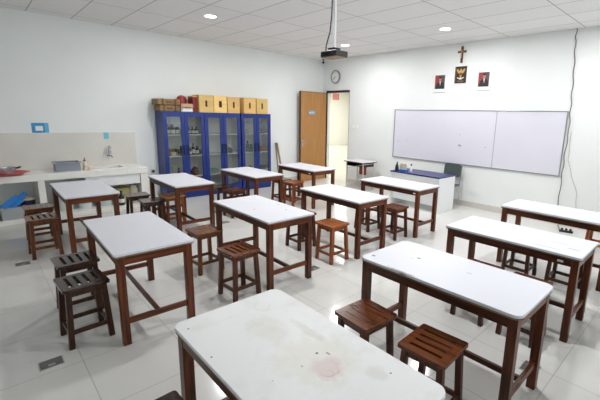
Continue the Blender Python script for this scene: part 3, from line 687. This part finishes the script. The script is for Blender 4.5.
# ------------------------------------------------------------------ back wall: whiteboard, pictures, clock
M_wb = mat('whiteboard_face', (218, 216, 226), .22, noise=.015, nscale=2)
M_alu = mat('aluminium', (152, 154, 158), .35, metal=.6)
wb = thing('whiteboard', 'wide whiteboard of two panels on the back wall, with a few ink marks', 'whiteboard', (-5.55, BW, .855))
W, H, DV = 3.65, 1.115, 2.44
for a, b in ((.012, DV - .004), (DV + .004, W - .012)): MB().box(a, b, -.018, 0, .012, H - .012).build('board_panel', M_wb, wb)
f = MB().box(0, W, -.026, 0, 0, .016, .003).box(0, W, -.026, 0, H - .016, H, .003).box(0, .016, -.026, 0, .016, H - .016, .003).box(W - .016, W, -.026, 0, .016, H - .016, .003).box(DV - .005, DV + .005, -.02, 0, .016, H - .016, .001)
f.build('board_frame', M_alu, wb)
b = MB()
for x, z, r in ((.14, .38, .012), (.42, .41, .01), (1.72, .4, .022), (1.75, .385, .014), (1.71, .62, .01), (2.28, .4, .01)): b.prism(rrect(2 * r, r, r * .3, 3), .018, .0186, Matrix.Translation((x, 0, z)) @ Matrix.Rotation(0, 4, 'Y') @ WALLM)
b.build('ink_mark', mat('ink', (70, 72, 86), .6), wb)

M_frame = mat('frame_white', (232, 232, 230), .4)
def picture(x0, x1, z0, z1, label):
    t = thing('framed_picture', label, 'picture', ((x0 + x1) / 2, BW, (z0 + z1) / 2), 0, 'framed pictures above the whiteboard')
    w, h = (x1 - x0) / 2, (z1 - z0) / 2
    MB().box(-w, w, -.02, 0, -h, h, .004).build('picture_frame', M_frame, t)
    return t, w, h
def flat(parent, name, m, pts, lay): return MB().prism(pts, .02 + .0012 * lay, .0212 + .0012 * lay, WALLM).build(name, m, parent)
M_suit = mat('suit_dark', (32, 26, 34), .5); M_skin = mat('print_skin', (168, 118, 90), .5); M_redf = mat('print_red', (150, 42, 36), .5)
M_bgp = mat('print_brown', (84, 66, 60), .5)
for x0, x1, z0, z1, lab in ((-4.555, -4.25, 2.335, 2.715, 'framed portrait of a person in a dark suit, left of the eagle emblem'), (-3.585, -3.30, 2.35, 2.72, 'framed portrait of a person in a dark suit, right of the eagle emblem')):
    t, w, h = picture(x0, x1, z0, z1, lab)
    a, c0, c1 = w * .76, -h * .62, h * .84
    bgp = flat(t, 'portrait_print', M_bgp, [(-a, c0), (a, c0), (a, c1), (-a, c1)], 0)
    flat(t, 'printed_flag', M_redf, [(-a, c0 + .05), (-a * .35, c0 + .08), (-a * .3, c1), (-a, c1)], 1)
    flat(t, 'printed_suit', M_suit, [(-a * .8, c0), (a * .95, c0), (a * .85, c0 + .1), (a * .4, c0 + .15), (-a * .2, c0 + .15), (-a * .65, c0 + .1)], 2)
    flat(t, 'printed_shirt', M_white, [(a * .1, c0 + .06), (a * .26, c0 + .15), (-a * .06, c0 + .15)], 3)
    flat(t, 'printed_tie', M_redf, [(a * .1, c0 + .05), (a * .15, c0 + .145), (a * .05, c0 + .145)], 4)
    flat(t, 'printed_face', M_skin, [(a * .1 + .032 * math.cos(q_), c0 + .19 + .043 * math.sin(q_)) for q_ in [2 * PI * k / 18 for k in range(18)]], 4)
    flat(t, 'printed_cap', M_suit, [(a * .1 - .033, c0 + .212), (a * .1 + .033, c0 + .212), (a * .1 + .03, c0 + .245), (a * .1 - .03, c0 + .245)], 5)
t, w, h = picture(-4.09, -3.785, 2.48, 2.855, 'framed golden eagle emblem on a dark ground below the cross')
a, c = w * .84, h * .88
flat(t, 'emblem_ground', mat('print_dark', (46, 36, 30), .5), [(-a, -c), (a, -c), (a, c), (-a, c)], 0)
flat(t, 'emblem_border', mat('print_bronze', (110, 78, 46), .5), [(-a, -c), (-a * .82, -c), (-a * .82, c), (-a, c)], 1)
M_gold = mat('print_gold', (196, 160, 84), .4)
wing = [(0, -.01), (-.02, .02), (-.05, .012), (-.045, .035), (-.075, .03), (-.066, .055), (-.092, .058), (-.082, .078), (-.1, .09), (-.086, .108), (-.06, .1), (-.035, .075), (-.018, .07)]
flat(t, 'emblem_wing', M_gold, [(x, z + .01) for x, z in wing], 1)
flat(t, 'emblem_wing', M_gold, [(-x, z + .01) for x, z in wing][::-1], 1)
flat(t, 'emblem_body', M_gold, [(-.02, -.02), (-.01, -.06), (-.035, -.095), (.035, -.095), (.01, -.06), (.02, -.02), (.018, .07), (.012, .1), (.026, .1), (.012, .118), (-.012, .116), (-.018, .07)], 2)
flat(t, 'emblem_shield', M_redf, [(-.02, .045), (.02, .045), (.02, .01), (0, -.018), (-.02, .01)], 3)
flat(t, 'emblem_scroll', M_frame, [(-.07, -.045), (-.03, -.06), (.03, -.06), (.07, -.045), (.075, -.06), (.03, -.078), (-.03, -.078), (-.075, -.06)], 3)
flat(t, 'emblem_caption', mat('print_pale', (140, 124, 96), .5), [(-.07, -.128), (.07, -.128), (.07, -.116), (-.07, -.116)], 1)
cs = thing('wall_crucifix', 'small dark wooden crucifix above the eagle emblem', 'crucifix', (-3.95, BW, 2.9))
M_cw = mat('cross_wood', (84, 34, 24), .4)
MB().box(-.022, .022, -.022, 0, 0, .32, .003).box(-.09, .09, -.024, 0, .195, .235, .003).build('cross_beam', M_cw, cs)
MB().tube([(0, -.032, .09), (0, -.034, .15), (0, -.036, .2), (0, -.036, .22)], [.006, .011, .014, .01], 8).tube([(-.07, -.03, .222), (0, -.034, .208), (.07, -.03, .222)], .006, 8).lathe([(.004, -.014), (.012, -.006), (.012, .006), (.004, .014)], (.004, -.036, .24), 10).build('cross_figure', mat('cross_gold', (186, 150, 88), .35, metal=.4), cs)
ck = thing('wall_clock', 'round grey-rimmed wall clock above the door opening', 'clock', (-7.62, BW, 2.815))
def disc(prof): return MB().lathe(prof, n=40, M=Matrix.Rotation(PI / 2, 4, 'X'))
disc([(.165, 0), (.178, .012), (.178, .03), (.165, .042), (.15, .036), (.15, .02)]).build('clock_rim', mat('clock_rim', (128, 132, 136), .3, metal=.4), ck)
face = disc([(.152, .018), (.152, .024)]).build('clock_face', M_frame, ck)
b = MB()
for k in range(12):
    aa = k * PI / 6; R_ = Matrix.Translation((0, -.024, 0)) @ Matrix.Rotation(aa, 4, 'Y')
    b.box(-.005, .005, -.001, 0, .118, .14, M=R_)
b.build('hour_mark', M_black, face)
for L_, w_, deg, nm in ((.075, .006, 226, 'hour_hand'), (.115, .0045, 232, 'minute_hand')):
    MB().box(-w_, w_, -.002, 0, -.015, L_, M=Matrix.Translation((0, -.027 if nm == 'hour_hand' else -.03, 0)) @ Matrix.Rotation(math.radians(deg), 4, 'Y')).build(nm, M_black, ck)
for x, lab in ((-6.92, 'white light switch on the back wall, nearer the door'), (-6.78, 'white light switch on the back wall, nearer the whiteboard')):
    s = thing('light_switch', lab, 'switch', (x, BW, 1.51), 0, 'light switches by the door')
    MB().box(-.042, .042, -.012, 0, -.042, .042, .004).build('switch_plate', M_frame, s)
    MB().box(-.016, .016, -.017, -.012, -.026, .026, .002).build('switch_rocker', M_white, s)
# cables down the back wall
def wob(pts, n=8, amp=.006):
    out = []
    for (a, b) in zip(pts, pts[1:]):
        a, b = Vector(a), Vector(b)
        for k in range(n): out.append(a.lerp(b, k / n) + Vector((amp * math.sin(.9 * len(out)), 0, 0)))
    out.append(Vector(pts[-1])); return out
M_cab = mat('cable_grey', (112, 98, 96), .5)
cbp = [(-1.955, BW - .012, HC), (-1.95, BW - .012, 3.1), (-1.92, BW - .012, 2.75), (-1.895, BW - .012, 2.35), (-1.87, BW - .03, 1.98), (-1.85, BW - .034, 1.66), (-1.86, BW - .034, 1.2), (-1.855, BW - .034, .82), (-1.85, BW - .034, .3), (-1.8, BW - .06, .02), (-1.72, 6.95, .012), (-1.63, 6.84, .012)]
tag(MB().tube(wob(cbp, 8, .008), .0075, 6).build('wall_cable', M_cab), 'long dark cable running from the ceiling down past the right edge of the whiteboard', 'cable')
cbp = [(-1.82, BW - .012, 1.62), (-1.815, BW - .012, 1.4), (-1.8, BW - .012, 1.15), (-1.72, BW - .012, .9), (-1.6, BW - .012, .6), (-1.58, BW - .012, .32), (-1.6, BW - .04, .03), (-1.5, 6.9, .012)]
tag(MB().tube(wob(cbp, 6, .004), .0032, 6).build('thin_cable', mat('thin_cable_grey', (158, 158, 158), .5)), 'thin grey cable hanging on the wall right of the whiteboard', 'cable')
ps = thing('power_strip', 'black power strip and plugs on the floor under the hanging cable', 'power strip', (-1.58, 6.83, 0), .25)
MB().box(-.1, .1, -.025, .025, 0, .035, .006).build('strip_body', M_black, ps)
for k in range(3): MB().lathe([(.017, 0), (.017, .03), (.01, .034)], (-.06 + .06 * k, 0, .035), 12).build('plug', M_black, ps)
# security camera in the corner
cm = thing('security_camera', 'tiny dark security camera in the ceiling corner by the clock', 'camera', (LW + .14, BW - .14, HC))
MB().lathe([(.03, -.015), (.03, 0)], n=16).lathe([(.01, -.06), (.01, -.015)], n=10).build('camera_mount', M_dark, cm)
MB().lathe([(.004, -.115), (.024, -.105), (.034, -.085), (.024, -.065), (.004, -.056)], n=18).build('camera_dome', M_black, cm)

# ------------------------------------------------------------------ teacher desk, chair, small desk
M_navy = mat('desk_blue', (38, 44, 104), .3)
td = thing('teacher_desk', 'white teacher desk with a dark blue top in front of the whiteboard', 'desk', (-4.17, 6.44, 0))
MB().box(-.58, .58, -.3, .3, .68, .705, .003).build('desk_top', M_navy, td)
for s in (-1, 1): MB().box(s * .565 - .012, s * .565 + .012, -.29, .29, 0, .68, .002).build('side_panel', M_white, td)
MB().box(-.553, .553, -.21, -.192, .12, .68, .002).build('modesty_panel', M_white, td)
MB().box(-.553, .553, -.285, -.265, .55, .68, .002).build('front_rail', M_white, td)
# items on the desk
def onz(n, lab, cat, x, y): return thing(n, lab, cat, (x, y, .705))
t = onz('black_bottle', 'black cone-shaped bottle at the left end of the teacher desk', 'bottle', -4.66, 6.24)
MB().lathe([(.042, 0), (.045, .01), (.03, .1), (.012, .15), (.012, .165)], n=16).build('bottle_body', M_black, t)
MB().lathe([(.014, .16), (.014, .18)], n=12).build('bottle_cap', M_dark, t)
t = onz('tissue_box', 'small pale box with a yellowish top on the teacher desk', 'box', -4.66, 6.46)
MB().box(-.06, .06, -.05, .05, 0, .1, .003).build('box_body', mat('box_pale', (190, 188, 176), .5), t)
MB().box(-.05, .05, -.04, .04, .1, .13, .006).build('box_top', mat('box_yellow', (206, 190, 150), .6), t)
t = onz('blue_pouch', 'flat bright blue pouch lying on the teacher desk', 'pouch', -4.52, 6.3)
MB().box(-.08, .08, -.045, .045, 0, .035, .012, 3).build('pouch_body', mat('pouch_blue', (40, 110, 178), .5), t)
MB().box(-.07, .07, -.003, .003, .035, .038).build('pouch_zip', M_white, t)
t = onz('spray_bottle', 'slim white bottle with a dark cap on the teacher desk, right of the blue pouch', 'bottle', -4.37, 6.33)
MB().lathe([(.024, 0), (.026, .006), (.026, .1), (.012, .12)], n=16).build('bottle_body', M_frame, t)
MB().lathe([(.014, .12), (.014, .16), (.008, .165)], n=12).build('bottle_cap', M_dark, t)
# chair
ch = thing('office_chair', 'dark grey padded chair with chrome legs behind the teacher desk', 'chair', (-3.87, 6.93, 0))
M_gp = mat('chair_grey', (66, 76, 76), .6)
MB().prism(rrect(.39, .28, .07, 6), -.015, .015, Matrix.Translation((0, .19, .74)) @ Matrix.Rotation(math.radians(-8), 4, 'X') @ WALLM, bev=.006).build('backrest', M_gp, ch)
MB().prism(rrect(.4, .38, .06, 6), .42, .46, bev=.01).build('seat', M_gp, ch)
for s in (-1, 1):
    x = s * .19
    MB().tube([(x, .2, 0), (x, .18, .42), (x, .2, .8)], .011, 8).build('rear_leg', M_chrome, ch)
    MB().tube([(x, -.16, 0), (x, -.14, .4), (x, -.12, .425), (x, .19, .43)], .011, 8).build('front_leg', M_chrome, ch)
MB().tube([(-.19, -.15, .15), (.19, -.15, .15)], .008, 8).build('stretcher', M_chrome, ch)
# small school desk near the door
sd = thing('school_desk', 'small school desk with pale frame and brown panel by the door', 'desk', (-6.26, 6.86, 0))
M_cream = mat('frame_cream', (206, 200, 184), .4)
MB().box(-.34, .34, -.25, .25, .69, .704, .002).build('desk_top', M_tops['plain'], sd)
MB().box(-.341, .341, -.251, .251, .675, .69, .002).build('top_edging', M_edge, sd)
MB().box(-.27, .27, -.2, .2, .575, .585).box(-.27, -.262, -.2, .2, .585, .665).box(.262, .27, -.2, .2, .585, .665).box(-.262, .262, .19, .2, .585, .665).build('book_tray', M_dark, sd)
for sx in (-1, 1):
    for sy in (-1, 1): MB().tube([(sx * .28, sy * .2, 0), (sx * .28, sy * .2, .675)], .013, 8).build('leg', M_cream, sd)
    MB().tube([(sx * .28, -.2, .1), (sx * .28, .2, .1)], .01, 8).tube([(sx * .28, -.2, .64), (sx * .28, .2, .64)], .01, 8).build('side_rail', M_cream, sd)
MB().box(-.03, .2, .0, .014, .36, .575, .002).build('hanging_panel', mat('panel_brown', (134, 62, 34), .45), sd)
MB().tube([(-.28, -.2, .5), (.28, -.2, .64)], .008, 8).build('brace', M_cream, sd)

# ------------------------------------------------------------------ ceiling projector and lamps
PX, PY, PZ = -3.12, 2.93, 2.435
pm = thing('projector_mount', 'white projector pole hanging from the ceiling', 'mount', (PX, PY, HC))
MB().tube([(0, 0, 0), (0, 0, -.5), (0, 0, PZ + .07 - HC)], .0165, 14).build('mount_pole', M_white, pm)
MB().lathe([(.08, -.012), (.08, 0)], n=20).build('ceiling_plate', M_white, pm)
MB().box(-.05, .05, -.05, .05, PZ + .055 - HC, PZ + .07 - HC, .003).build('mount_bracket', M_dark, pm)
pj = thing('ceiling_projector', 'dark projector hanging under the white ceiling pole', 'projector', (PX, PY, PZ), 0)
RJ = Matrix.Rotation(math.radians(4), 4, 'Y')
MB().box(-.125, .125, -.09, .09, -.025, .035, .01, 3).build('projector_body', mat('projector_black', (38, 36, 38), .4), pj)
MB().box(-.12, .12, -.085, .085, -.031, -.025, .003).build('projector_base', mat('projector_warm', (150, 126, 104), .5), pj)
MB().lathe([(.03, 0), (.03, .03), (.022, .032), (.022, .02)], (.06, .09, .005), 20, Matrix.Rotation(-PI / 2, 4, 'X')).build('projector_lens', M_dark, pj)
b = MB()
for k in range(7): b.box(-.11 + .02 * k, -.10 + .02 * k, -.093, -.0895, -.015, .022)
b.build('vent_grille', M_dark, pj)
tag(MB().tube([(PX - .07, PY - .06, PZ + .04), (PX - .075, PY - .05, PZ + .1), (PX - .04, PY - .03, PZ + .24), (PX - .03, PY - .02, PZ + .4), (PX - .03, PY - .01, HC)], .008, 8).build('projector_cable', M_black), 'black cable running up the projector pole', 'cable')
LIGHTS = [(-6.02, 2.94, 'round ceiling downlight at the upper left, over the leftmost cabinet'), (-3.606, 5.96, 'round ceiling downlight in front of the cross and emblem'), (-6.03, 5.98, 'round ceiling downlight just right of the projector')]
LGRP = 'round ceiling downlights'
LP = 48
def lamp(x, y):
    l = bpy.data.lights.new('downlight', 'AREA'); l.shape = 'DISK'; l.size = .13; l.energy = LP; l.color = (.97, .985, 1)
    o = bpy.data.objects.new('downlight_light', l); C.objects.link(o); o.location = (x, y, HC - .012)
for x, y, lab in LIGHTS:
    t = thing('ceiling_downlight', lab, 'downlight', (x, y, HC), 0, LGRP)
    MB().lathe([(.1, -.002), (.1, -.006), (.084, -.01), (.084, -.004)], n=28).build('trim_ring', M_white, t)
    MB().lathe([(.082, -.004), (.082, -.008), (.04, -.0095)], n=28).build('lamp_lens', M_lamp, t)
    lamp(x, y)
for x, y in ((-3.6, 2.95), (-1.2, 2.95), (-1.2, 5.97)):
    t = thing('ceiling_downlight', 'round ceiling downlight outside the frame', 'downlight', (x, y, HC), 0, LGRP)
    MB().lathe([(.1, -.002), (.1, -.006), (.084, -.01), (.084, -.004)], n=28).build('trim_ring', M_white, t)
    MB().lathe([(.082, -.004), (.082, -.008), (.04, -.0095)], n=28).build('lamp_lens', M_lamp, t)
    lamp(x, y)
# unseen fill lights with ceiling panels, added to brighten the hall
for x, y in ((-8.5, 9.0), (-11.5, 12), (-14.5, 15), (-15.3, 12.5)):
    l = bpy.data.lights.new('hall_fill', 'AREA'); l.size = 1.2; l.energy = 105; l.color = (1, .98, .95)
    struct(MB().box(x - .64, x + .64, y - .64, y + .64, HH - .015, HH, .003).build('trim_hall_fill_panel', M_white))
    o = bpy.data.objects.new('hall_fill_light', l); C.objects.link(o); o.location = (x, y, HH - .02)

# ------------------------------------------------------------------ floor socket boxes
M_fb = mat('floor_box_lid', (104, 102, 100), .4, metal=.2); M_fr = mat('floor_box_rim', (176, 172, 162), .35, metal=.2)
for x, y, rz, lab in ((-3.1, .215, 0, 'grey floor socket lid at the lower left beside a dark slotted stool'), (-5.46, .25, 0, 'grey floor socket lid at the far left near a brown slotted stool'), (-.73, 2.74, 0, 'grey floor socket lid with pale rim by the right leg of the chipped table'), (-3.17, 2.71, 0, 'grey floor socket lid before the bright orange-brown stool'), (-5.57, 2.83, 0, 'grey floor socket lid beyond the speckled middle table')):
    t = thing('floor_socket', lab, 'floor socket', (x, y, 0), rz, 'floor socket lids')
    MB().box(-.056, .056, -.07, .07, 0, .004, .001).build('socket_rim', M_fr, t)
    MB().box(-.05, .05, -.064, .064, .004, .008, .002).build('socket_lid', M_fb, t)
    MB().box(.02, .04, -.02, .02, .008, .0095).build('lid_catch', M_fr, t)

# ------------------------------------------------------------------ light and camera
w = bpy.data.worlds.new('World'); sc.world = w; w.use_nodes = True
bgn = w.node_tree.nodes['Background']; bgn.inputs[0].default_value = (.84, .925, 1, 1); bgn.inputs[1].default_value = 4.8
for a, b in WIN:
    l = bpy.data.lights.new('window_portal', 'AREA'); l.shape = 'RECTANGLE'; l.size = WZ1 - WZ0; l.size_y = b - a
    l.cycles.is_portal = True
    o = bpy.data.objects.new('window_portal', l); C.objects.link(o); o.location = (RW + .12, (a + b) / 2, (WZ0 + WZ1) / 2)
    o.rotation_euler = (0, PI / 2, 0)

cam = bpy.data.cameras.new('camera'); co = bpy.data.objects.new('camera', cam); C.objects.link(co)
cam.sensor_fit = 'HORIZONTAL'; cam.sensor_width = 36; cam.lens = 372.747 / 600 * 36
cam.shift_x = (300 - 341.064) / 600; cam.shift_y = (190.937 - 200) / 600
cam.clip_start = .05
yaw, pit, rol = .7894659514, .1986310711, .0279627805
f0 = Vector((-math.sin(yaw), math.cos(yaw), 0)); r0 = Vector((math.cos(yaw), math.sin(yaw), 0)); u0 = Vector((0, 0, 1))
f2 = f0 * math.cos(pit) - u0 * math.sin(pit); u2 = u0 * math.cos(pit) + f0 * math.sin(pit)
r3 = r0 * math.cos(rol) + u2 * math.sin(rol); u3 = u2 * math.cos(rol) - r0 * math.sin(rol)
co.matrix_world = Matrix(((r3.x, u3.x, -f2.x, 0), (r3.y, u3.y, -f2.y, 0), (r3.z, u3.z, -f2.z, 1.78623), (0, 0, 0, 1)))
sc.camera = co
sc.view_settings.view_transform = 'Standard'; sc.view_settings.look = 'None'
sc.view_settings.exposure = -0.38; sc.view_settings.gamma = 1; sc.view_settings.use_curve_mapping = False
sc.cycles.use_denoising = True
sc.cycles.max_bounces = 8; sc.cycles.diffuse_bounces = 5; sc.cycles.transparent_max_bounces = 12
sc.cycles.sample_clamp_indirect = 8
